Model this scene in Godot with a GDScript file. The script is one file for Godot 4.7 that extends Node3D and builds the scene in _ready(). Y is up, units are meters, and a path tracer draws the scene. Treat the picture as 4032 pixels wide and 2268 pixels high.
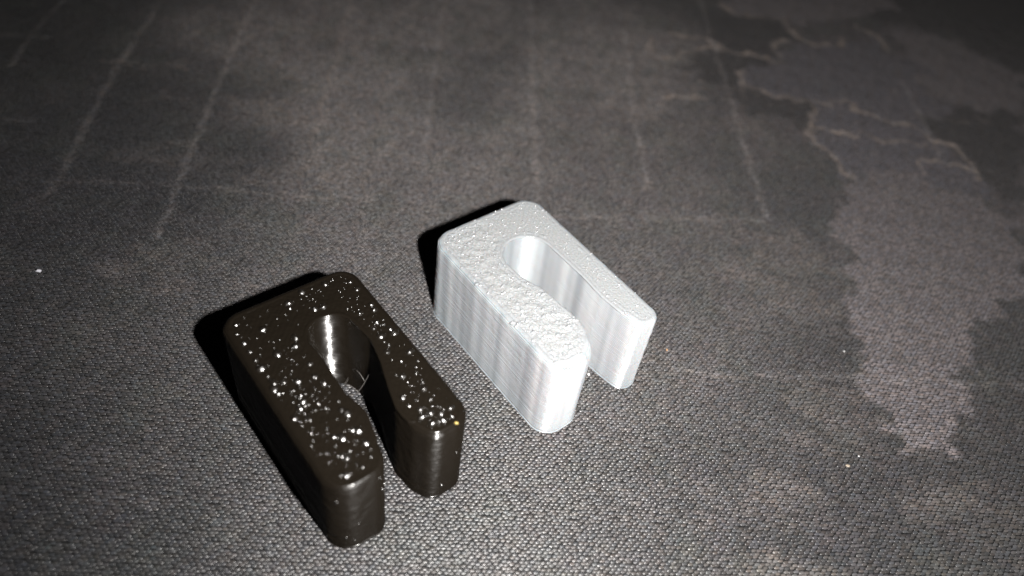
extends Node3D
# Two small printed clips lying on a dark fabric mat, lit by one small lamp beside the camera.
# All shapes are worked out in millimetres and written out in metres.

const MM := 0.001

# ---- artwork printed on the mat: points on the mat, x and z in millimetres
const RAYS := [
	[-62.8, -110.2, -61.2, -95.7, -60.2, -88.8, -58.4, -78.6, -56.9, -71.2, -56, -66.6, -55.9, -63.6],
	[-49.5, -117, -48.3, -107.3, -46, -91.6, -44.2, -79.9, -42.7, -70.1, -41.8, -65.1, -41.1, -60.3],
	[-34.9, -122.3, -32.4, -104.5, -31.1, -93.6, -29.7, -84],
	[-19.8, -127.7, -17.3, -105.1, -15.2, -88.2, -14.6, -83.2],
	[-5.2, -133, -1.9, -104.1, 0.9, -82.6, 1.4, -78.5],
	[11.8, -127.7, 13, -116, 13.8, -100.6, 14.8, -95.7, 15.9, -84.4],
	[26.3, -144.3, 27.6, -128, 29.7, -109.1, 30.6, -98.1, 31.7, -88.1, 32.2, -82.3],
	[60.8, -126.5, 61.3, -114.4, 61.7, -104.7],
	[-76.4, -107.3, -76, -99.1, -74, -88.2],
	[-57.3, -66.7, -49.3, -68.4, -42.5, -69.6, -28.1, -71.2, -18.6, -73.3],
	[3.5, -75.4, 16.5, -78.3, 32.7, -82],
	[17.2, -53.4, 22.9, -53.9, 34.2, -56, 55.3, -59.1, 59.6, -59.8],
	[-79.5, -94.9, -73.3, -96.4],
	[-68.2, -76.4, -64.7, -77.5],
]
const PALE := [
	[47.4, -95.4, 48.9, -97, 52.4, -97.7, 56.7, -98.4, 59.4, -96.3, 63.8, -96, 67.2, -94.6, 65.8, -91.2, 70.5, -91.7, 64.2, -74.5, 60.4, -69.9, 55, -65.8, 54.4, -61.5, 51, -58.5, 51.4, -55.3, 49, -49.7, 44.4, -47.4, 41.2, -52.2, 41.5, -56.5, 40.5, -60.6, 40.3, -64.5, 41, -65.9, 40.7, -68.5, 41.7, -72.1, 43.1, -77.1, 42.9, -79, 41.7, -81, 42.7, -85.3, 44, -87.8, 45.8, -91.3, 45.2, -93],
	[63.8, -144.6, 70.6, -145.7, 76.3, -144.2, 78.7, -140.5, 82.1, -135.9, 84.9, -134, 81, -122.6, 71.2, -121.5, 66.2, -121.8, 64.5, -124.4, 66.9, -131.1, 63.9, -135],
	[29.8, -145.6, 31.2, -142.8, 34.4, -140.3, 42.5, -142.4, 45, -141.3, 57.9, -147.3, 64.5, -152.9, 67, -164.3, 40.9, -154.7],
]
const MID := [
	[31.1, -118.2, 32.7, -121.6, 39.1, -124, 40.9, -132.8, 44, -134.2, 47.9, -133.3, 51.2, -135.5, 55.7, -139.9, 58.5, -140.9, 59.3, -137.4, 61.5, -136, 67.1, -131.8, 64.5, -124.4, 66.8, -120.2, 64.7, -116, 60.2, -111.3, 55.4, -111.6, 50.9, -113.1, 49.1, -116.1, 43.8, -113.6, 40.1, -113.1, 37.9, -113.9, 33.7, -114.4],
	[46, -95.5, 43.7, -99.3, 41.2, -103.2, 41.4, -106.4, 42.8, -113.6, 49.5, -116.2, 51.2, -113.2, 55.5, -111.9, 60.5, -111.4, 60.9, -107.7, 64.7, -107.7, 66.4, -105, 66.5, -101, 67.2, -94.6, 63.8, -96, 59.4, -96.3, 56.7, -98.4, 52.4, -97.7, 48.9, -97],
]
const DARK := [
	[58, -152.3, 63.3, -147.6, 73.1, -147.7, 77.8, -143.9, 80.3, -139.5, 85.7, -136.3, 90, -135.6, 108.2, -179.5, 62.5, -162.7],
	[31.1, -141.1, 34.7, -139.6, 42.4, -141.5, 43.7, -134.8, 38.3, -131.9, 37.7, -126.5, 30.6, -125.9, 27.3, -127.9, 26.6, -134.9],
	[27.2, -126.5, 30.6, -125.6, 39.1, -126.3, 39.1, -124, 32.7, -121.6, 31.1, -118.2, 33.7, -114.4, 37.9, -113.9, 42.8, -113.6, 41.4, -106.4, 30.8, -107.7, 28.2, -115.1, 20.7, -118.4],
	[66.6, -119.5, 80.8, -121.9, 72.2, -96.8, 67.7, -95.2, 66.6, -105.6, 64.7, -107.7, 60.5, -111.4, 64.7, -116],
	[63.2, -70.5, 60.3, -69.7, 55, -65.8, 54.4, -61.5, 51, -58.5, 51.4, -55.3, 49, -49.7, 48.9, -45, 51.4, -43.2, 53.7, -42.6],
]
const RIMS := [
	[42.7, -113.3, 42.1, -106.6, 40.9, -103.1, 43.7, -99.8, 44.8, -97.1, 46.6, -95.4],
	[40.1, -113.1, 43.7, -113.5, 49.5, -116.2, 51.3, -113.5, 55.5, -112.2, 60.5, -111.4, 61.2, -108.8, 64.3, -107.6, 66.4, -106, 66.3, -103.5, 66.4, -99.8],
	[56.8, -98.9, 57.6, -101.6, 60.2, -102.5, 63.6, -102.7, 65.5, -101.7],
	[16.3, -125.7, 16.7, -121, 17.3, -119.9, 20.4, -120.2, 22.5, -122.9, 27.3, -127.6, 30.6, -125.9, 37.3, -126.4, 38.9, -124.9],
	[41.8, -133.8, 38.3, -131.6, 39.2, -130.4, 39.2, -126.3, 37.5, -124.4],
	[42.5, -142.4, 42.8, -139, 44.1, -134.9, 47.9, -133.7, 52, -136.1, 51.6, -138.2],
	[29.8, -145.6, 31.2, -142.8, 34.4, -140.3, 42.5, -142.4],
	[33.1, -121.7, 31.1, -118.2, 33.7, -114.4, 37.9, -113.9, 40.1, -113.1],
	[56.5, -144.4, 58.3, -143.5, 60, -141, 60, -137.3, 61.1, -135.9],
	[40.1, -106, 44.8, -106.3, 51.2, -106.5, 56.1, -106.3, 60.2, -107.5],
	[19.9, -129.3, 23.8, -128.5, 27.3, -128.6],
	[17.9, -108.1, 20.7, -107.8, 23.9, -109.1],
]
const SPOTS := [
	[23.3, -112.4, 25.1, -113.3, 28.1, -113.9, 29.9, -113.8, 32.1, -114.8, 24.3, -109.8, 67.2, -116.7, 72.5, -117.7, 79.1, -118.4, 60.3, -129, 58, -121.8, 24.3, -119.9, 27.3, -128.3, 20.9, -140.7],
	[-54.7, -94.9, -53.2, -94.9, -45.4, -96.8, -40.9, -96.8, -38.1, -97.4, -32, -98.7, -48.7, -108.4, -53, -105.7, -57.5, -94, -60.5, -93.6, -62.5, -93.6, -51.2, -87.5, -42.6, -89.3, -38.8, -90.7],
]
const PATCHES := [
	[-35.2, -86.7, -35.4, -109.7, -39, -57.5, -39.4, -54.9, -28.7, -77.2, -37.4, -74.6, -49.8, -74.8, -10.9, -117.2, -36.5, -88.8],
	[30.9, -78, 27.7, -70.9, 31.8, -74.4, 21.1, -100, 30.5, -104.4, 33.5, -77.8, 12.3, -102.3],
	[35.1, -53, 35.4, -49.5, 26, -40.3, 32.4, -68.3, 44.6, -44.2, 27.2, -32.9],
]

# glossy pimples of plastic on the dark clip, x and z in its own millimetres
const PIMPLES := [-2.6, -10.3, -2.0, -9.9, -0.2, -9.9, 0.4, -9.7, 1.2, -9.5, 2.2, -9.4, -0.4, -8.9, -0.6, -8.4, 3.5, -9.3, 5.0, -10.0, 5.6, -8.3, 5.7, -7.2, -5.4, -9.0, -5.8, -8.0, -5.7, -6.7, -5.7, -5.6, -5.7, -4.5, -5.7, -3.5, -5.6, -2.4, -5.5, -1.6, -5.8, -1.0, -5.7, -0.3, -3.9, -4.2, -3.7, -7.3, -1.8, -5.0, -2.2, -4.1, -1.8, -3.4, -2.2, -2.6, -2.1, -1.7, 1.2, -7.0, 0.1, -6.2, -1.3, -5.4, 2.0, -6.9, 4.4, -4.4, -2.4, -0.3, -2.1, 0.7, -1.9, 1.2, -2.2, 1.8, 3.7, -5.5, 4.2, -3.3, 4.5, -2.2, 5.8, -4.8, 5.7, -4.1, -3.7, -1.9, -3.8, -0.6, -4.8, -1.2, -2.0, 3.0, -2.2, 3.9, -2.0, 4.4, -3.5, 2.3, -4.4, 1.4, -4.2, 1.9, -5.7, 2.5, -4.9, 1.9, -4.8, 3.2, -5.5, 3.1, -3.2, 3.0, -1.6, 0.6, -2.4, 6.1, -2.1, 6.4, -2.2, 7.6, -2.2, 7.7, -2.2, 8.4, -2.5, 9.0, -4.3, 7.7, -4.1, 8.0, -4.0, 5.8, -3.8, 6.0, -3.5, 6.2, -5.9, 4.4, -5.3, 4.5, -6.0, 5.3, -5.9, 6.3, -5.2, 6.8, -6.0, 7.6, -3.6, 7.6, -5.2, 9.1, -4.9, 9.3, -5.8, 9.8, -5.0, 10.4, -4.5, 10.4, -3.9, 9.8, -3.5, 9.4, -6.9, 9.1, -2.4, 10.1, -4.3, 6.6, -3.2, 11.2, -4.9, 9.9, 5.7, -1.4, 4.6, -1.1, 5.8, -0.8, 5.9, 0.3, 4.1, 0.7, 4.0, 1.7, 4.6, 2.3, 5.8, 1.8, 5.8, 3.0, 5.9, 4.1, 6.1, 5.0, 5.3, 3.5, 4.9, 4.1, 3.8, 3.7, 3.4, 3.3, 3.0, 4.0, 4.9, 5.2, 4.6, 5.8, 6.1, 6.0, 4.5, 7.0, 6.2, 7.1, 5.9, 7.4, 6.1, 8.1, 3.5, 5.5, 2.6, 5.6, 2.8, 4.6, 2.6, 6.6, 3.4, 6.4, 4.2, 7.7, 2.9, 8.1, 3.7, 8.2, 4.7, 8.1, 5.4, 8.7, 4.4, 8.7, 4.2, 9.4, 5.0, 9.4, 3.8, 9.2, 3.3, 9.1, 2.0, 7.4, 2.4, 6.2, 6.0, 8.9, 4.6, 0.2, 3.2, 7.4, 5.1, -2.7]

var rng := RandomNumberGenerator.new()
var taken := {}


func _ready() -> void:
	rng.seed = 4127
	# camera
	var pitch := 0.8105
	var roll := -0.16538
	var fwd := Vector3(0, -sin(pitch), -cos(pitch))
	var up0 := Vector3(0, cos(pitch), -sin(pitch))
	var rt := Vector3.RIGHT * cos(roll) - up0 * sin(roll)
	var up := Vector3.RIGHT * sin(roll) + up0 * cos(roll)
	var view := Basis(rt, up, -fwd)
	var cam := Camera3D.new()
	cam.name = "camera"
	var lens := CameraAttributesPhysical.new()
	lens.frustum_focal_length = 12.0 / tan(deg_to_rad(20.42))
	lens.frustum_near = 0.005
	lens.frustum_far = 20.0
	lens.frustum_focus_distance = 0.0765
	lens.exposure_aperture = 24.0
	cam.attributes = lens
	cam.fov = 40.84
	cam.near = 0.005
	cam.far = 20.0
	cam.transform = Transform3D(view, Vector3(0, 0.065, 0))
	add_child(cam)
	cam.current = true
	# a dark room: no sky and no sun
	var env := Environment.new()
	env.background_mode = Environment.BG_COLOR
	env.background_color = Color(0.02, 0.02, 0.022)
	env.tonemap_mode = Environment.TONE_MAPPER_LINEAR
	env.tonemap_exposure = 1.0
	env.sdfgi_enabled = true
	env.ssao_enabled = true
	env.ssil_enabled = true
	var we := WorldEnvironment.new()
	we.name = "environment"
	we.environment = env
	add_child(we)
	# the small white lamp beside the lens, pointing where the camera points
	var lamp := AreaLight3D.new()
	lamp.name = "flash_lamp"
	lamp.area_size = Vector2(0.0018, 0.0018)
	lamp.light_color = Color(1.0, 0.985, 0.97)
	lamp.light_energy = 0.0268
	lamp.shadow_enabled = true
	lamp.area_range = 3.0
	lamp.transform = Transform3D(view * Basis(Vector3.UP, deg_to_rad(-12)) * Basis(Vector3.RIGHT, deg_to_rad(17)), Vector3(0.01115, 0.0585, -0.00875))
	add_child(lamp)

	make_mat()
	make_white_clip()
	make_dark_clip()
	make_bits()


# ------------------------------------------------------------------ helpers
func numbered(called: String) -> String:
	var n: int = taken.get(called, 0)
	taken[called] = n + 1
	return called if n == 0 else "%s_%03d" % [called, n]


func tag(o: Node3D, label: String, category: String, group := "", kind := "") -> void:
	o.set_meta("label", label)
	o.set_meta("category", category)
	if group:
		o.set_meta("group", group)
	if kind:
		o.set_meta("kind", kind)


func thing(called: String, label: String, category: String, at: Vector3, turn := 0.0, group := "") -> Node3D:
	var o := Node3D.new()
	o.name = numbered(called)
	o.position = at * MM
	o.rotation.y = turn
	add_child(o, true)
	tag(o, label, category, group)
	return o


# commits millimetre vertices as one mesh; normals are averaged over the faces round each vertex
func obj(called: String, v: PackedVector3Array, f: PackedInt32Array, mat: Material, parent: Node3D = self, colors := PackedColorArray(), uv := PackedVector2Array(), uv2 := PackedVector2Array()) -> MeshInstance3D:
	var n := PackedVector3Array()
	n.resize(v.size())
	for i in range(0, f.size(), 3):
		var a := f[i]
		var b := f[i + 1]
		var c := f[i + 2]
		var k := (v[c] - v[a]).cross(v[b] - v[a])   # front faces run clockwise
		n[a] += k
		n[b] += k
		n[c] += k
	var w := PackedVector3Array()
	w.resize(v.size())
	for i in v.size():
		n[i] = n[i].normalized()
		w[i] = v[i] * MM
	var arrays := []
	arrays.resize(Mesh.ARRAY_MAX)
	arrays[Mesh.ARRAY_VERTEX] = w
	arrays[Mesh.ARRAY_NORMAL] = n
	arrays[Mesh.ARRAY_INDEX] = f
	if colors.size():
		arrays[Mesh.ARRAY_COLOR] = colors
	if uv.size():
		arrays[Mesh.ARRAY_TEX_UV] = uv
	if uv2.size():
		arrays[Mesh.ARRAY_TEX_UV2] = uv2
	var m := ArrayMesh.new()
	m.add_surface_from_arrays(Mesh.PRIMITIVE_TRIANGLES, arrays)
	var o := MeshInstance3D.new()
	o.name = numbered(called) if parent == self else called
	o.mesh = m
	o.material_override = mat
	parent.add_child(o, true)
	return o


func noise(seed_: int, frequency: float, octaves := 2) -> FastNoiseLite:
	var k := FastNoiseLite.new()
	k.seed = seed_
	k.noise_type = FastNoiseLite.TYPE_SIMPLEX_SMOOTH
	k.frequency = frequency
	k.fractal_octaves = octaves
	return k


# closed outline from corners [x, z, radius]; corners are rounded, straight runs cut into short steps
func rounded(corners: Array, step: float) -> PackedVector2Array:
	var raw := PackedVector2Array()
	var count := corners.size()
	for i in count:
		var p := Vector2(corners[i][0], corners[i][1])
		var a := Vector2(corners[(i + count - 1) % count][0], corners[(i + count - 1) % count][1])
		var b := Vector2(corners[(i + 1) % count][0], corners[(i + 1) % count][1])
		var r: float = corners[i][2]
		var da := (a - p).normalized()
		var db := (b - p).normalized()
		var half := acos(clampf(da.dot(db), -1, 1)) / 2.0
		if r <= 0.0 or half > 1.5:
			raw.append(p)
			continue
		var t := minf(r / tan(half), minf(a.distance_to(p), b.distance_to(p)) * 0.49)
		r = t * tan(half)
		var centre := p + (da + db).normalized() * (r / sin(half))
		var s := p + da * t - centre
		var e := p + db * t - centre
		var sweep := s.angle_to(e)
		var n := maxi(2, ceili(absf(sweep) * r / (step * 0.6)))
		for k in n + 1:
			raw.append(centre + s.rotated(sweep * k / n))
	var out := PackedVector2Array()
	for i in raw.size():
		var p := raw[i]
		var q := raw[(i + 1) % raw.size()]
		var n := maxi(1, ceili(p.distance_to(q) / step))
		for k in n:
			out.append(p.lerp(q, float(k) / n))
	return out


func outward(o: PackedVector2Array) -> PackedVector2Array:
	var n := PackedVector2Array()
	var area := 0.0
	for i in o.size():
		area += o[i].cross(o[(i + 1) % o.size()])
	for i in o.size():
		var d := o[(i + 1) % o.size()] - o[(i + o.size() - 1) % o.size()]
		var k := Vector2(d.y, -d.x).normalized()
		n.append(k if area > 0 else -k)
	return n


# rings of one closed outline stacked into a skin; each ring is a list of points
func skin(rings: Array, flip: bool) -> PackedInt32Array:
	var f := PackedInt32Array()
	var n: int = rings[0]
	for k in rings[1] - 1:
		for i in n:
			var j := (i + 1) % n
			var a: int = k * n + i
			var b: int = k * n + j
			var c: int = a + n
			var d: int = b + n
			if flip:
				f.append_array([a, b, d, a, d, c])
			else:
				f.append_array([a, d, b, a, c, d])
	return f


# a round thread along points (mm), each with its radius
func thread(points: Array, radius: float, sides := 6, taper := 0.6) -> Array:
	var v := PackedVector3Array()
	var f := PackedInt32Array()
	for i in points.size():
		var d: Vector3 = (points[mini(i + 1, points.size() - 1)] - points[maxi(i - 1, 0)]).normalized()
		var s := d.cross(Vector3(0.3, 1, 0.2)).normalized()
		var t := s.cross(d)
		var u := absf(2.0 * i / (points.size() - 1) - 1.0)
		var r := radius * lerpf(1.0, taper, u * u)
		for k in sides:
			var a := TAU * k / sides
			v.append(points[i] + (s * cos(a) + t * sin(a)) * r)
	for i in points.size() - 1:
		for k in sides:
			var a := i * sides + k
			var b := i * sides + (k + 1) % sides
			f.append_array([a, b, b + sides, a, b + sides, a + sides])
	for e in [0, points.size() - 1]:
		var c := v.size()
		v.append(points[e])
		for k in sides:
			var a: int = e * sides + k
			var b: int = e * sides + (k + 1) % sides
			f.append_array([c, b, a] if e == 0 else [c, a, b])
	return [v, f]


func bent(a: Vector3, b: Vector3, sag: Vector3, n := 8) -> Array:
	var out := []
	for i in n + 1:
		var t := float(i) / n
		out.append(a.lerp(b, t) + sag * (4.0 * t * (1.0 - t)))
	return out


# an uneven little lump (mm): a dented ellipsoid
func lump(v: PackedVector3Array, f: PackedInt32Array, at: Vector3, size: Vector3, rough: float, k: FastNoiseLite, rows := 6, cols := 10) -> void:
	var first := v.size()
	for i in rows + 1:
		var th := PI * i / rows
		for j in cols:
			var ph := TAU * j / cols
			var d := Vector3(sin(th) * cos(ph), cos(th), sin(th) * sin(ph))
			v.append(at + d * size * (1.0 + rough * k.get_noise_3dv(d * 1.3 + at * 7.0)))
	for i in rows:
		for j in cols:
			var a := first + i * cols + j
			var b := first + i * cols + (j + 1) % cols
			f.append_array([a, b + cols, b, a, a + cols, b + cols])


# ------------------------------------------------------------------ the mat
func rough_line(points: Array, jitter: float, k: FastNoiseLite) -> PackedVector2Array:
	var out := PackedVector2Array()
	for i in range(0, points.size() - 2, 2):
		var a := Vector2(points[i], points[i + 1])
		var b := Vector2(points[i + 2], points[i + 3])
		var n := maxi(1, ceili(a.distance_to(b) / 0.5))
		for t in n:
			var p := a.lerp(b, float(t) / n)
			out.append(p + Vector2(k.get_noise_2d(p.x * 9.0, p.y * 9.0), k.get_noise_2d(p.y * 9.0, p.x * 9.0 + 300.0)) * jitter)
	out.append(Vector2(points[-2], points[-1]))
	return out


const ART := 1500          # pixels of the printed artwork, 0.2 mm each
const ART_MM := 300.0


func art_px(p: Vector2) -> Vector2:
	return (p + Vector2(150, 230)) * (ART / ART_MM)


func layer_image(tone: Color) -> Image:
	var im := Image.create(ART, ART, false, Image.FORMAT_RGBA8)
	im.fill(Color(tone.r, tone.g, tone.b, 0))
	return im


func lay(art: Image, layer: Image, soft: int) -> void:
	if soft > 1:
		layer.resize(ART / soft, ART / soft, Image.INTERPOLATE_BILINEAR if soft < 3 else Image.INTERPOLATE_LANCZOS)
		layer.resize(ART, ART, Image.INTERPOLATE_CUBIC)
	art.blend_rect(layer, Rect2i(0, 0, ART, ART), Vector2i.ZERO)


func fill_area(layer: Image, points: Array, tone: Color, k: FastNoiseLite, jitter: float) -> void:
	var shut := points.duplicate()
	shut.append(points[0])
	shut.append(points[1])
	var line := rough_line(shut, jitter, k)
	var px := PackedVector2Array()
	var lo := 1e9
	var hi := -1e9
	for p in line:
		var q := art_px(p)
		px.append(q)
		lo = minf(lo, q.y)
		hi = maxf(hi, q.y)
	for y in range(maxi(0, int(lo)), mini(ART - 1, int(hi) + 1)):
		var xs := []
		for i in px.size():
			var a := px[i]
			var b := px[(i + 1) % px.size()]
			if (a.y <= y + 0.5) != (b.y <= y + 0.5):
				xs.append(a.x + (b.x - a.x) * (y + 0.5 - a.y) / (b.y - a.y))
		xs.sort()
		for i in range(0, xs.size() - 1, 2):
			layer.fill_rect(Rect2i(int(xs[i]), y, maxi(1, int(xs[i + 1]) - int(xs[i])), 1), tone)


func stroke(layer: Image, points: Array, tone: Color, width: float, k: FastNoiseLite, jitter: float, breaks := 0.0) -> void:
	var line := rough_line(points, jitter, k)
	for i in line.size() - 1:
		var a := art_px(line[i])
		var b := art_px(line[i + 1])
		var n := maxi(1, ceili(a.distance_to(b)))
		for t in n:
			var p := a.lerp(b, float(t) / n)
			var u := k.get_noise_2d(p.x * 1.7, p.y * 1.7)
			var w := maxf(1.0, width * 5.0 * (1.0 + u * 0.8))
			var c := tone
			c.a = clampf(tone.a * (1.0 + breaks * u * 2.0), 0, 1)
			layer.fill_rect(Rect2i(int(p.x - w / 2), int(p.y - w / 2), ceili(w), ceili(w)), c)


func make_art() -> ImageTexture:
	var art := Image.create(ART, ART, false, Image.FORMAT_RGBA8)
	art.fill(Color(0.275, 0.267, 0.268))
	var k := noise(5, 0.03)
	# uneven lamp light and vignette painted into the print: warm paler mid-back, blue-black left
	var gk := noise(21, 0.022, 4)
	var falloff_zones := [[-8.0, -112.0, 52.0, 60.0, Color(0.55, 0.525, 0.515), 0.9], [12.0, -75.0, 40.0, 22.0, Color(0.40, 0.38, 0.375), 0.5], [-66.0, -52.0, 46.0, 44.0, Color(0.17, 0.17, 0.185), 0.85], [-40.0, -22.0, 34.0, 30.0, Color(0.165, 0.165, 0.18), 0.85], [-98.0, -125.0, 46.0, 52.0, Color(0.14, 0.14, 0.145), 0.9], [74.0, -118.0, 52.0, 44.0, Color(0.42, 0.395, 0.40), 0.75], [46.0, -56.0, 40.0, 30.0, Color(0.235, 0.225, 0.228), 0.7]]
	for z in falloff_zones:
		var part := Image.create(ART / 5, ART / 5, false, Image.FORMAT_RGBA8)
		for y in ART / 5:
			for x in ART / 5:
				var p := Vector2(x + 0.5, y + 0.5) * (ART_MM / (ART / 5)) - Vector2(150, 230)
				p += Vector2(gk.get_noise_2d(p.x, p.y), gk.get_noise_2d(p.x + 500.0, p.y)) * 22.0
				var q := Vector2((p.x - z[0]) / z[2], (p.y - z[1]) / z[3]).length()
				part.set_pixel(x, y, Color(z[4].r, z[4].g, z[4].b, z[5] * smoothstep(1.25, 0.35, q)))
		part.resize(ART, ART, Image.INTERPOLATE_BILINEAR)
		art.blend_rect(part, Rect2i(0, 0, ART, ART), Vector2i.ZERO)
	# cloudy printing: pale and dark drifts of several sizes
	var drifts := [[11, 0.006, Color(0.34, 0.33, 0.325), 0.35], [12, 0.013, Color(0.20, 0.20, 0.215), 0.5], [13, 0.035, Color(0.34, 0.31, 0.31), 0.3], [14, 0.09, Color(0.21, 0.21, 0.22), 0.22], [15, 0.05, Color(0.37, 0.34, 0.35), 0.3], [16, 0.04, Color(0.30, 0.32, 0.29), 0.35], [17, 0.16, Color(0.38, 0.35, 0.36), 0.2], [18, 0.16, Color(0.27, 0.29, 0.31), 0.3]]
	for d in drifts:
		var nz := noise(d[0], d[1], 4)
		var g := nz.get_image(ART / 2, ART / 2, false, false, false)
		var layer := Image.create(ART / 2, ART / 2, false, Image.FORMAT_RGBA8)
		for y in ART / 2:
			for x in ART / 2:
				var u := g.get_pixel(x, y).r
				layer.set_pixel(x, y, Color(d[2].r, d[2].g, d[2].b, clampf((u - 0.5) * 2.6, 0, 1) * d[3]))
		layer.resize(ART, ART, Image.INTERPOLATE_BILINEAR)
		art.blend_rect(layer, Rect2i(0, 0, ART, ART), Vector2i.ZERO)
	# the dark and pale areas of the picture, then rims, rays and specks
	var tone := Color(0.255, 0.245, 0.25, 0.75)
	var layer := layer_image(tone)
	for i in DARK.size():
		fill_area(layer, DARK[i], tone if i < 4 else Color(tone, 0.12), k, 3.0)
	lay(art, layer, 5)
	tone = Color(0.40, 0.385, 0.41, 0.75)
	layer = layer_image(tone)
	for s in MID:
		fill_area(layer, s, tone, k, 3.0)
	lay(art, layer, 3)
	tone = Color(0.46, 0.435, 0.44, 0.8)
	layer = layer_image(tone)
	for s in PALE:
		fill_area(layer, s, tone, k, 3.0)
	lay(art, layer, 3)
	tone = Color(0.62, 0.57, 0.54, 0.62)
	layer = layer_image(tone)
	for s in RIMS:
		stroke(layer, s, tone, 0.6, k, 1.6, 0.35)
	for s in SPOTS:
		for i in range(0, s.size(), 2):
			var c := Vector2(s[i], s[i + 1])
			for m in 5:
				var p := art_px(c + Vector2(rng.randfn(0, 0.8), rng.randfn(0, 0.6)))
				layer.fill_rect(Rect2i(int(p.x), int(p.y), rng.randi_range(2, 6), rng.randi_range(2, 5)), Color(tone.r, tone.g, tone.b, rng.randf_range(0.15, 0.4)))
	lay(art, layer, 2)
	tone = Color(0.68, 0.645, 0.63, 0.42)
	layer = layer_image(tone)
	for s in RAYS:
		stroke(layer, s, Color(tone, tone.a * (0.55 if absf(s[1] - s[-1]) < 12.0 else 0.85)), 0.45, k, 0.3, 0.1)
	lay(art, layer, 3)
	tone = Color(0.50, 0.46, 0.44, 0.5)
	layer = layer_image(tone)
	for s in PATCHES:
		for i in range(0, s.size(), 2):
			var c := Vector2(s[i], s[i + 1])
			for m in 26:
				var p := art_px(c + Vector2(rng.randfn(0, 2.6), rng.randfn(0, 1.5)))
				layer.fill_rect(Rect2i(int(p.x), int(p.y), rng.randi_range(4, 22), rng.randi_range(2, 6)), Color(tone.r, tone.g, tone.b, rng.randf_range(0.15, 0.4)))
	lay(art, layer, 5)
	# fine pepper of the print
	layer = layer_image(tone)
	for i in 9000:
		var c := 0.48 if rng.randf() < 0.5 else 0.12
		layer.fill_rect(Rect2i(rng.randi() % ART, rng.randi() % ART, rng.randi_range(2, 9), rng.randi_range(1, 4)), Color(c, c * 0.95, c * 0.94, rng.randf_range(0.05, 0.26)))
	lay(art, layer, 2)
	return ImageTexture.create_from_image(art)


const TILE := 768
const DASH := Vector2(0.50, 0.31)     # one stitch of the weave, mm
const COLS := 16
const ROWS := 26


# one repeat of the weave: stitches like little grains of rice, every second row shifted by half
func make_weave() -> Array:
	var h := PackedFloat32Array()
	h.resize(TILE * TILE)
	var tone := PackedFloat32Array()
	tone.resize(COLS * ROWS * 5)
	for i in COLS * ROWS:
		tone[i * 5] = rng.randf_range(0.7, 1.0)
		tone[i * 5 + 1] = rng.randf_range(-0.035, 0.035)
		tone[i * 5 + 2] = rng.randf_range(0.6, 1.2)
		tone[i * 5 + 3] = rng.randf_range(-0.16, 0.16)
		tone[i * 5 + 4] = rng.randf_range(-0.2, 0.2)
	var fib := noise(71, 0.06, 2)
	var col := Image.create(TILE, TILE, false, Image.FORMAT_RGB8)
	for y in TILE:
		var v0 := float(y) / TILE * ROWS
		for x in TILE:
			var best := 0.0
			var who := 0
			var along := 0.0
			var r0 := int(v0)
			for dr in [-1, 0, 1]:
				var r: int = r0 + dr
				var u := float(x) / TILE * COLS + (0.5 if posmod(r, 2) == 1 else 0.0)
				var c := int(floor(u))
				var id := posmod(r, ROWS) * COLS + posmod(c, COLS)
				var a := u - c - 0.5 - tone[id * 5 + 3]
				var b := v0 - r - 0.5 - tone[id * 5 + 4] + a * 0.18
				var e := 1.0 - pow(absf(a) / 0.56, 2.0) - pow(absf(b) / 0.5, 2.0)
				if e > 0.0:
					var t := (sqrt(e) + 0.26 * fib.get_noise_2d(x * 0.7, y * 3.0) * sqrt(e)) * tone[id * 5 + 2] * (1.0 - 0.35 * a)
					if t > best:
						best = t
						who = id
						along = a
			h[y * TILE + x] = best
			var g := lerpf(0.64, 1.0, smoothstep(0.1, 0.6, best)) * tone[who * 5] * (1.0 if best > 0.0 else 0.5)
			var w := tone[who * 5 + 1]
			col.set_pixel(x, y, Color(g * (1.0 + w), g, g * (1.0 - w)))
	var nor := Image.create(TILE, TILE, false, Image.FORMAT_RGB8)
	var px := DASH.x * COLS / TILE
	var py := DASH.y * ROWS / TILE
	for y in TILE:
		for x in TILE:
			var dx := h[y * TILE + (x + 1) % TILE] - h[y * TILE + (x + TILE - 1) % TILE]
			var dy := h[((y + 1) % TILE) * TILE + x] - h[((y + TILE - 1) % TILE) * TILE + x]
			var n := Vector3(-dx * 0.07 / (2.0 * px), dy * 0.07 / (2.0 * py), 1.0).normalized()
			nor.set_pixel(x, y, Color(n.x * 0.5 + 0.5, n.y * 0.5 + 0.5, n.z * 0.5 + 0.5))
	return [ImageTexture.create_from_image(col), ImageTexture.create_from_image(nor)]


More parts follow.
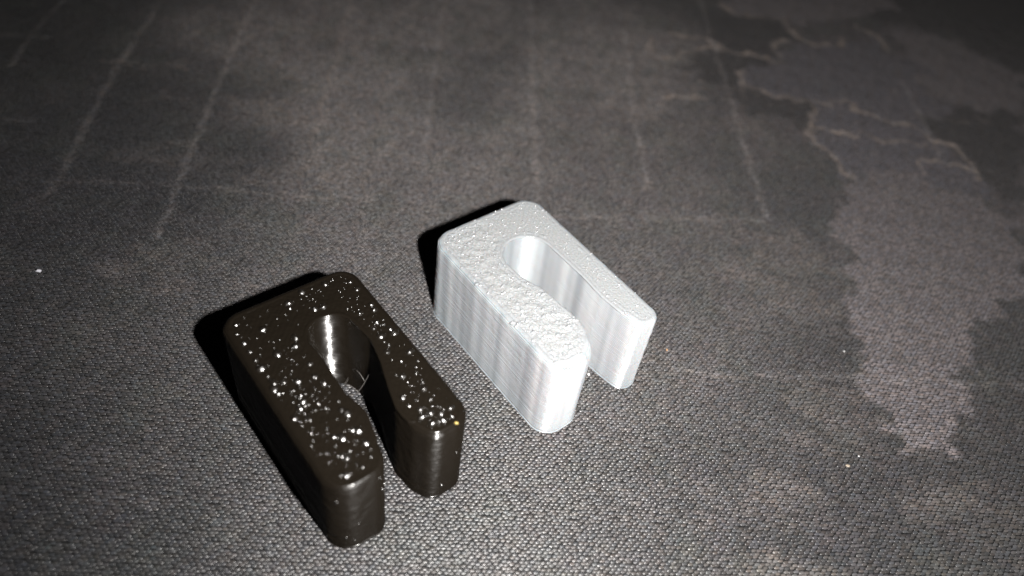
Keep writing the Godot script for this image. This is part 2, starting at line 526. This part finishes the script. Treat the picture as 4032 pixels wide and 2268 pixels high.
func make_mat() -> void:
	var m := StandardMaterial3D.new()
	var weave := make_weave()
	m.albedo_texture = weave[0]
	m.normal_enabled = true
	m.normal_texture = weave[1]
	m.normal_scale = 1.0
	m.rim_enabled = true
	m.rim = 0.15
	m.rim_tint = 0.5
	m.roughness = 0.36
	m.metallic_specular = 0.56
	m.detail_enabled = true
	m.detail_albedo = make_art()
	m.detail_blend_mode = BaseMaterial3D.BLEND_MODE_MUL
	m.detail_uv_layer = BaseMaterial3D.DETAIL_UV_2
	var turn := deg_to_rad(7.5)
	var v := PackedVector3Array()
	var f := PackedInt32Array()
	var uv := PackedVector2Array()
	var uv2 := PackedVector2Array()
	# a sheet with a gently rounded edge, about 3 mm thick
	var lo := Vector2(-300, -380)
	var hi := Vector2(300, 220)
	var rings := [[0.0, -3.0], [0.0, -0.5], [0.15, -0.12], [0.5, 0.0]]
	for r in rings:
		for c in [Vector2(lo.x + r[0], lo.y + r[0]), Vector2(hi.x - r[0], lo.y + r[0]), Vector2(hi.x - r[0], hi.y - r[0]), Vector2(lo.x + r[0], hi.y - r[0])]:
			v.append(Vector3(c.x, r[1], c.y))
	for k in 3:
		for i in 4:
			var a := k * 4 + i
			var b := k * 4 + (i + 1) % 4
			f.append_array([a, b + 4, b, a, a + 4, b + 4])
	f.append_array([0, 1, 2, 0, 2, 3])
	var top := v.size()
	for i in 4:
		v.append(v[12 + i])
	f.append_array([top, top + 1, top + 2, top, top + 2, top + 3])
	for p in v:
		var q := Vector2(p.x, p.z)
		var s := q.rotated(turn)
		uv.append(Vector2(s.x / (DASH.x * COLS), s.y / (DASH.y * ROWS)))
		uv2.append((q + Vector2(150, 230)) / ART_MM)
	var o := obj("mat", v, f, m, self, PackedColorArray(), uv, uv2)
	tag(o, "dark grey woven fabric mat with faded cloud print and thin pale rays", "mat", "", "structure")


# ------------------------------------------------------------------ the clips
# the upright skin of a clip: one ridge for every printed layer, a wider first layer, a rounded top edge
func clip_wall(o: PackedVector2Array, height: float, layer: float, ridge: float, edges: PackedFloat32Array, k: FastNoiseLite, wobble: float, band) -> Array:
	var n := outward(o)
	var v := PackedVector3Array()
	var colors := PackedColorArray()
	var count := o.size()
	var rings := 0
	var layers := int(height / layer)
	layer = height / layers
	for l in layers:
		var shift := rng.randf_range(-0.2, 0.2) * ridge
		for s in 8:
			var u: float = (s + 0.5) / 8.0
			var y: float = (l + u) * layer
			var out: float = -ridge * (0.5 + 0.5 * cos(u * TAU)) + shift
			if l == 0:
				out += 0.07
			elif l == 1:
				out -= 0.1 if s < 4 else 0.0
			for i in count:
				var edge := edges[i]
				var rest: float = edge - (height - y)
				var back := 0.0
				if rest > 0.0:
					back = edge - sqrt(maxf(0.0, edge * edge - rest * rest))
				var p := o[i] + n[i] * (out - back + wobble * k.get_noise_3d(o[i].x * 0.9, y * 0.8, o[i].y * 0.9) + 0.16 * wobble * k.get_noise_3d(o[i].x * 2.6, y * 2.6, o[i].y * 2.6))
				v.append(Vector3(p.x, y, p.y))
				if band != null:
					colors.append(band.call(i, y))
			rings += 1
	return [v, skin([count, rings], true), colors]


func inset(o: PackedVector2Array, by: float) -> PackedVector2Array:
	var n := outward(o)
	var out := PackedVector2Array()
	for i in o.size():
		out.append(o[i] - n[i] * by)
	return out


# the same with the rounding of the edge, point by point, on top
func inset_past(o: PackedVector2Array, edges: PackedFloat32Array, by: float) -> PackedVector2Array:
	var n := outward(o)
	var out := PackedVector2Array()
	for i in o.size():
		out.append(o[i] - n[i] * (by + edges[i] * 0.92))
	return out


# how far the top edge is rounded at each point: outer sides, slot, and the end of the thick arm
func edge_radii(o: PackedVector2Array, outer: float, slot: float, end: float) -> PackedFloat32Array:
	var out := PackedFloat32Array()
	for q in o:
		var far := smoothstep(5.2, 6.3, absf(q.x)) if q.y < 8.0 else 1.0
		far = maxf(far, smoothstep(9.2, 10.0, absf(q.y)))
		var e := lerpf(slot, outer, far)
		if q.x < 1.0:
			e = lerpf(e, end, smoothstep(8.2, 10.2, q.y))
		out.append(e)
	return out


# a bead of plastic laid along the outline
func bead(o: PackedVector2Array, edges: PackedFloat32Array, by: float, y: float, wide: float, high: float, k: FastNoiseLite, uneven: float) -> Array:
	var p := inset_past(o, edges, by)
	var n := outward(o)
	var v := PackedVector3Array()
	var sides := 10
	for s in sides:
		var a := TAU * s / sides
		for i in p.size():
			var u := 1.0 + uneven * k.get_noise_3d(o[i].x * 6.0, by * 50.0, o[i].y * 6.0)
			var q := p[i] + n[i] * cos(a) * wide * 0.5 * u
			v.append(Vector3(q.x, y + sin(a) * high * 0.5 * u + 0.03 * (u - 1.0), q.y))
	var f := PackedInt32Array()
	var count := p.size()
	for s in sides:
		for i in count:
			var a := s * count + i
			var b := s * count + (i + 1) % count
			var c := ((s + 1) % sides) * count + i
			var d := ((s + 1) % sides) * count + (i + 1) % count
			f.append_array([a, b, d, a, d, c])
	return [v, f]


# the filled top between the beads, as a fine relief
func top_relief(o: PackedVector2Array, edges: PackedFloat32Array, by: float, step: float, height: Callable) -> Array:
	var p := inset_past(o, edges, by)
	var lo := Vector2(1e9, 1e9)
	var hi := -lo
	for q in p:
		lo = lo.min(q)
		hi = hi.max(q)
	var nx := int((hi.x - lo.x) / step) + 2
	var nz := int((hi.y - lo.y) / step) + 2
	var at := PackedInt32Array()
	at.resize(nx * nz)
	at.fill(-1)
	var v := PackedVector3Array()
	var uv := PackedVector2Array()
	for j in nz:
		var z := lo.y + j * step
		# where this row enters and leaves the outline
		var xs := []
		for i in p.size():
			var a := p[i]
			var b := p[(i + 1) % p.size()]
			if (a.y <= z) != (b.y <= z):
				xs.append(a.x + (b.x - a.x) * (z - a.y) / (b.y - a.y))
		xs.sort()
		for i in nx:
			var x := lo.x + i * step
			var inside := false
			for c in xs:
				if x > c:
					inside = not inside
			if inside:
				at[j * nx + i] = v.size()
				v.append(Vector3(x, height.call(x, z), z))
				uv.append(Vector2(x, z))
	var f := PackedInt32Array()
	for j in nz - 1:
		for i in nx - 1:
			var a := at[j * nx + i]
			var b := at[j * nx + i + 1]
			var c := at[(j + 1) * nx + i]
			var d := at[(j + 1) * nx + i + 1]
			if a >= 0 and b >= 0 and c >= 0 and d >= 0:
				f.append_array([a, b, d, a, d, c])
	return [v, f, uv]


func underside(o: PackedVector2Array, by: float, y: float) -> Array:
	var p := inset(o, by)
	var v := PackedVector3Array()
	for q in p:
		v.append(Vector3(q.x, y, q.y))
	var f := Geometry2D.triangulate_polygon(p)
	if f.size() >= 3:
		var k := (v[f[2]] - v[f[0]]).cross(v[f[1]] - v[f[0]])
		if k.y > 0.0:
			f.reverse()
	return [v, f]


const HIGH := 10.45


func make_white_clip() -> void:
	var t := thing("white_clip", "translucent white plastic U-shaped clip standing beside the dark clip", "clip", Vector3(2.896, 0, -54.26), 0.77439)
	var corners := [[-6.7, -10.5, 2.3], [-6.7, 10.5, 2.1], [-1.9, 10.4, 2.2], [-0.75, 6.4, 4.0], [-0.95, 4.0, 4.0], [-1.2, 1.2, 4.0], [-1.95, -0.9, 3.0]]
	var c := Vector2(0.6, -3.1)
	for k in 15:
		var a := deg_to_rad(166.0 + 194.0 * k / 14.0)
		corners.append([c.x + 2.75 * cos(a), c.y + 2.75 * sin(a), 0.0])
	corners.append_array([[3.42, 2.0, 4.0], [3.2, 5.2, 4.0], [3.4, 7.4, 4.0], [3.9, 10.4, 1.3], [6.7, 10.4, 1.9], [6.7, -10.5, 2.2]])
	var o := rounded(corners, 0.26)
	var edges := edge_radii(o, 0.5, 0.12, 1.1)
	var k := noise(31, 1.0)
	var m := StandardMaterial3D.new()
	m.albedo_color = Color(0.64, 0.643, 0.645)
	m.vertex_color_use_as_albedo = true
	m.roughness = 0.22
	m.metallic_specular = 0.95
	m.backlight_enabled = true
	m.backlight = Color(0.55, 0.56, 0.58)
	m.subsurf_scatter_enabled = true
	m.subsurf_scatter_strength = 0.32
	var mt := m.duplicate()
	mt.subsurf_scatter_strength = 0.1
	mt.vertex_color_use_as_albedo = false
	mt.roughness = 0.17
	mt.albedo_color = Color(0.53, 0.534, 0.537)  # top material darkened in its colour to offset the stronger light it gets
	# the filling shows through the walls as upright paler and greyer bands
	var along := PackedFloat32Array()
	var run := 0.0
	for i in o.size():
		along.append(run)
		run += o[i].distance_to(o[(i + 1) % o.size()])
	var bk := noise(77, 0.42, 2)
	var fine := noise(78, 3.0, 2)
	var band := func(i: int, y: float) -> Color:
		var s := along[i] + (y - 5.0) * 0.04
		var u := bk.get_noise_2d(s, 0.0) * 1.2 + 0.35 * maxf(0.0, bk.get_noise_2d(s * 1.5, 40.0))
		var g := clampf(0.78 + 0.30 * u, 0.5, 1.0)
		return Color(g * (1.0 + 0.012 * u), g, g * (1.015 - 0.02 * u))
	var w := clip_wall(o, HIGH, 0.2, 0.1, edges, k, 0.03, band)
	obj("wall", w[0], w[1], m, t, w[2])
	var u := underside(o, 0.05, 0.02)
	obj("underside", u[0], u[1], mt, t)
	var b := bead(o, edges, 0.06, HIGH - 0.11, 0.46, 0.2, k, 0.35)
	obj("perimeter_bead", b[0], b[1], mt, t)
	b = bead(o, edges, 0.46, HIGH - 0.105, 0.46, 0.2, k, 0.5)
	obj("perimeter_bead", b[0], b[1], mt, t)
	var rough := noise(41, 1.6, 3)
	var big := noise(42, 0.35, 2)
	var relief := func(x: float, z: float) -> float:
		# diagonal lines of filling, torn and blobby; roughest on the thick arm
		var d := (x + z) * 0.7071
		var e := (x - z) * 0.7071
		var wild := 0.055 + 0.035 * smoothstep(-1.0, 3.0, z) * smoothstep(0.5, -1.5, x)
		var line := 0.018 * cos(d * TAU / 0.42 + 1.5 * rough.get_noise_2d(e, d * 0.3))
		return HIGH - 0.02 + line + wild * rough.get_noise_2d(x * 2.6, z * 2.6) + 0.11 * big.get_noise_2d(x * 2.0, z * 2.0) * smoothstep(0.5, -1.5, x)
	var r := top_relief(o, edges, 0.12, 0.062, relief)
	obj("top_fill", r[0], r[1], mt, t)
	# blobs and nicks
	var v := PackedVector3Array()
	var f := PackedInt32Array()
	for i in 420:
		var p := Vector2(rng.randf_range(-6.2, 6.2), rng.randf_range(-10, 10))
		if Geometry2D.is_point_in_polygon(p, inset(o, 0.5)) and (p.x < 1.0 or rng.randf() < 0.5):
			var s := rng.randf_range(0.03, 0.11)
			lump(v, f, Vector3(p.x, HIGH + 0.03, p.y), Vector3(s, s * 0.7, s), 0.4, k)
	for i in 14:
		var z := rng.randf_range(-3.0, 7.0)
		var s := rng.randf_range(0.08, 0.24)
		lump(v, f, Vector3(-1.9 + 0.9 * smoothstep(-1.0, 6.0, z) + rng.randf_range(-0.3, 0.15), HIGH - rng.randf_range(0.0, 0.25), z), Vector3(s, s * 0.7, s), 0.5, k)
	# rounded grains of melted plastic that catch the lamp, thickest on the thick arm
	var grains := inset(o, 0.3)
	for i in 700:
		var p := Vector2(rng.randf_range(-6.4, 6.4), rng.randf_range(-10.2, 10.2))
		if not Geometry2D.is_point_in_polygon(p, grains):
			continue
		var thick := smoothstep(-2.0, 3.0, p.y) * smoothstep(0.5, -1.5, p.x)
		if rng.randf() > 0.45 + 0.55 * thick:
			continue
		var s := rng.randf_range(0.06, 0.13) + 0.12 * thick * pow(rng.randf(), 2.0)
		var low := 0.0 if p.y < 8.8 else (p.y - 8.8) * 0.28
		lump(v, f, Vector3(p.x, HIGH + 0.04 - s * 0.55 - low, p.y), Vector3(s * rng.randf_range(0.8, 2.0), s, s * rng.randf_range(0.7, 1.3)), 0.6, rough, 10, 16)
	var bl := obj("blobs", v, f, mt, t)
	bl.set_meta("kind", "stuff")


func make_dark_clip() -> void:
	var t := thing("dark_clip", "glossy black-brown plastic U-shaped clip with sparkling pimpled top", "clip", Vector3(-13.362, 0, -39.347), 0.78378)
	var corners := [[-6.7, -10.5, 2.0], [-6.7, 10.5, 2.2], [-1.75, 10.5, 2.0], [-1.15, 7.6, 5.0], [-0.55, 5.0, 3.0], [-1.1, 2.5, 3.0], [-0.95, -0.3, 2.0]]
	var c := Vector2(1.15, -3.6)
	for k in 15:
		var a := deg_to_rad(160.0 + 196.0 * k / 14.0)
		corners.append([c.x + 2.2 * cos(a), c.y + 2.2 * sin(a), 0.0])
	corners.append_array([[3.6, -1.2, 2.0], [3.0, 1.4, 4.0], [2.2, 3.8, 4.0], [1.5, 6.3, 3.0], [1.75, 8.5, 2.0], [2.6, 10.5, 2.2], [6.7, 10.5, 2.4], [6.7, -10.5, 2.0]])
	var o := rounded(corners, 0.28)
	var edges := edge_radii(o, 0.55, 0.2, 0.32)
	var k := noise(51, 1.0)
	var m := StandardMaterial3D.new()
	m.albedo_color = Color(0.068, 0.056, 0.041)
	m.roughness = 0.19
	m.metallic_specular = 0.5
	var w := clip_wall(o, HIGH, 0.2, 0.1, edges, k, 0.042, null)
	obj("wall", w[0], w[1], m, t)
	var u := underside(o, 0.05, 0.02)
	obj("underside", u[0], u[1], m, t)
	var b := bead(o, edges, 0.05, HIGH - 0.1, 0.5, 0.22, k, 0.12)
	obj("perimeter_bead", b[0], b[1], m, t)
	var rough := noise(61, 1.0, 2)
	var relief := func(x: float, z: float) -> float:
		var d := (x + z) * 0.7071
		return HIGH - 0.02 + 0.010 * cos(d * TAU / 0.45) + 0.03 * rough.get_noise_2d(x, z) + 0.02 * rough.get_noise_2d(x * 2.7, z * 2.7)
	var r := top_relief(o, edges, 0.04, 0.09, relief)
	obj("top_fill", r[0], r[1], m, t)
	# bright pimples: where every line of filling turned, a glossy bump of plastic stands
	var v := PackedVector3Array()
	var f := PackedInt32Array()
	var within := inset(o, 0.85)
	for i in range(0, PIMPLES.size(), 2):
		var s := rng.randf_range(0.26, 0.46)
		if not Geometry2D.is_point_in_polygon(Vector2(PIMPLES[i], PIMPLES[i + 1]), within):
			continue
		if rng.randf() < 0.35:
			s *= 0.5
		lump(v, f, Vector3(PIMPLES[i], HIGH + 0.02 - s * 0.5, PIMPLES[i + 1]), Vector3(s * rng.randf_range(0.8, 1.25), s, s * rng.randf_range(0.8, 1.25)), 0.12, rough, 16, 24)
	for i in 460:
		var p := Vector2(rng.randf_range(-6, 6), rng.randf_range(-10, 10.2))
		if Geometry2D.is_point_in_polygon(p, within):
			var s := 0.05 + 0.08 * pow(rng.randf(), 2.0)
			lump(v, f, Vector3(p.x, HIGH - 0.01, p.y), Vector3(s, s * 0.8, s), 0.2, rough, 8, 12)
	# a few more down the rounded ends
	for i in 40:
		var j := rng.randi() % o.size()
		var q := o[j]
		if q.y > 8.0:
			var s := rng.randf_range(0.08, 0.2)
			lump(v, f, Vector3(q.x, rng.randf_range(1.0, 9.4), q.y), Vector3(s, s, s), 0.0, k, 8, 12)
	var gloss: StandardMaterial3D = m.duplicate()
	gloss.metallic_specular = 1.0
	gloss.roughness = 0.27
	gloss.clearcoat_enabled = true
	gloss.clearcoat = 1.0
	gloss.clearcoat_roughness = 0.24
	var pim := obj("pimples", v, f, gloss, t)
	pim.set_meta("kind", "stuff")
	# torn scar where the nozzle left the thick arm
	v = PackedVector3Array()
	f = PackedInt32Array()
	for i in 18:
		var p := Vector2(-4.3 + rng.randfn(0, 0.55), 1.4 + rng.randfn(0, 0.9))
		var s := rng.randf_range(0.08, 0.3)
		lump(v, f, Vector3(p.x, HIGH + rng.randf_range(-0.1, 0.1), p.y), Vector3(s * rng.randf_range(0.7, 1.8), s * 0.8, s), 0.7, k, 8, 12)
	var sc := obj("scar", v, f, m, t)
	sc.set_meta("kind", "stuff")
	# hairs of plastic strung across the slot
	var hair := StandardMaterial3D.new()
	hair.albedo_color = Color(0.36, 0.35, 0.34)
	hair.roughness = 0.25
	for e in [[Vector3(-0.2, 7.4, 1.4), Vector3(2.7, 7.0, -0.2), Vector3(0, -0.3, 0.1)], [Vector3(1.9, 7.5, -0.9), Vector3(2.1, 6.7, 0.1), Vector3(0.1, -0.1, 0)], [Vector3(-0.9, 9.9, 1.6), Vector3(0.1, 9.7, 0.9), Vector3(0, -0.1, 0)]]:
		var h := thread(bent(e[0], e[1], e[2], 12), 0.018)
		obj("plastic_hair", h[0], h[1], hair, t)


# ------------------------------------------------------------------ specks and fibres lying about
func speck_material(c: Color) -> StandardMaterial3D:
	var m := StandardMaterial3D.new()
	m.albedo_color = c
	m.roughness = 0.5
	return m


func speck(label: String, at: Vector3, size: Vector3, c: Color, rough: float, turn := 0.0, called := "crumb", category := "crumb") -> void:
	var t := thing(called, label, category, at, turn)
	var v := PackedVector3Array()
	var f := PackedInt32Array()
	lump(v, f, Vector3(0, size.y * 0.9, 0), size, rough, noise(int(at.x * 10) + 900, 1.2), 8, 12)
	if called == "lint":
		for i in 4:
			var a := rng.randf() * TAU
			lump(v, f, Vector3(cos(a) * size.x * 0.7, size.y * rng.randf_range(0.5, 1.4), sin(a) * size.z * 0.7), size * rng.randf_range(0.3, 0.6), rough, noise(950 + i, 1.2), 6, 8)
	obj("body", v, f, speck_material(c), t)


func make_bits() -> void:
	speck("tiny white tuft of lint on the bare mat at far left", Vector3(-50.6, 0.05, -52.6), Vector3(0.28, 0.12, 0.17), Color(0.68, 0.68, 0.71), 0.8, 0.4, "lint", "lint")
	speck("small yellowish oval speck on the front edge of the dark clip", Vector3(-2.70, 10.36, -35.61), Vector3(0.17, 0.10, 0.12), Color(0.62, 0.54, 0.30), 0.15)
	speck("pale tan crumb on the mat towards the lower right", Vector3(36.36, 0.05, -45.00), Vector3(0.24, 0.08, 0.16), Color(0.50, 0.46, 0.41), 0.6)
	speck("bright white grain on the mat between the tan crumb and the pale cloud", Vector3(37.77, 0.05, -46.40), Vector3(0.1, 0.05, 0.08), Color(0.7, 0.7, 0.7), 0.3)
	speck("bright white grain beside the edge of the large pale cloud print", Vector3(38.77, 0.05, -60.50), Vector3(0.09, 0.05, 0.12), Color(0.7, 0.7, 0.7), 0.3)
	speck("white grain on the mat between the two arms of the white clip", Vector3(9.54, 0.05, -51.05), Vector3(0.13, 0.1, 0.12), Color(0.85, 0.85, 0.85), 0.3)
	speck("amber flake on the mat just right of the white clip", Vector3(18.09, 0.05, -56.31), Vector3(0.08, 0.05, 0.15), Color(0.66, 0.52, 0.38), 0.4)
	var fib := speck_material(Color(0.03, 0.03, 0.03))
	var h := thread(bent(Vector3(12.91, 0.15, -49.92), Vector3(13.54, 0.10, -48.83), Vector3(0.12, 0.02, 0), 10), 0.045)
	var o := obj("fibre", h[0], h[1], fib)
	tag(o, "short black fibre sticking out under the thin arm of the white clip", "fibre")
	var pale := speck_material(Color(0.6, 0.6, 0.62))
	h = thread(bent(Vector3(-20.91, 0.05, -111.54), Vector3(-19.76, 0.05, -109.90), Vector3(0.2, 0.25, 0.1), 10), 0.035)
	o = obj("fibre", h[0], h[1], pale)
	tag(o, "fine pale curved fibre on the mat near the top centre", "fibre")
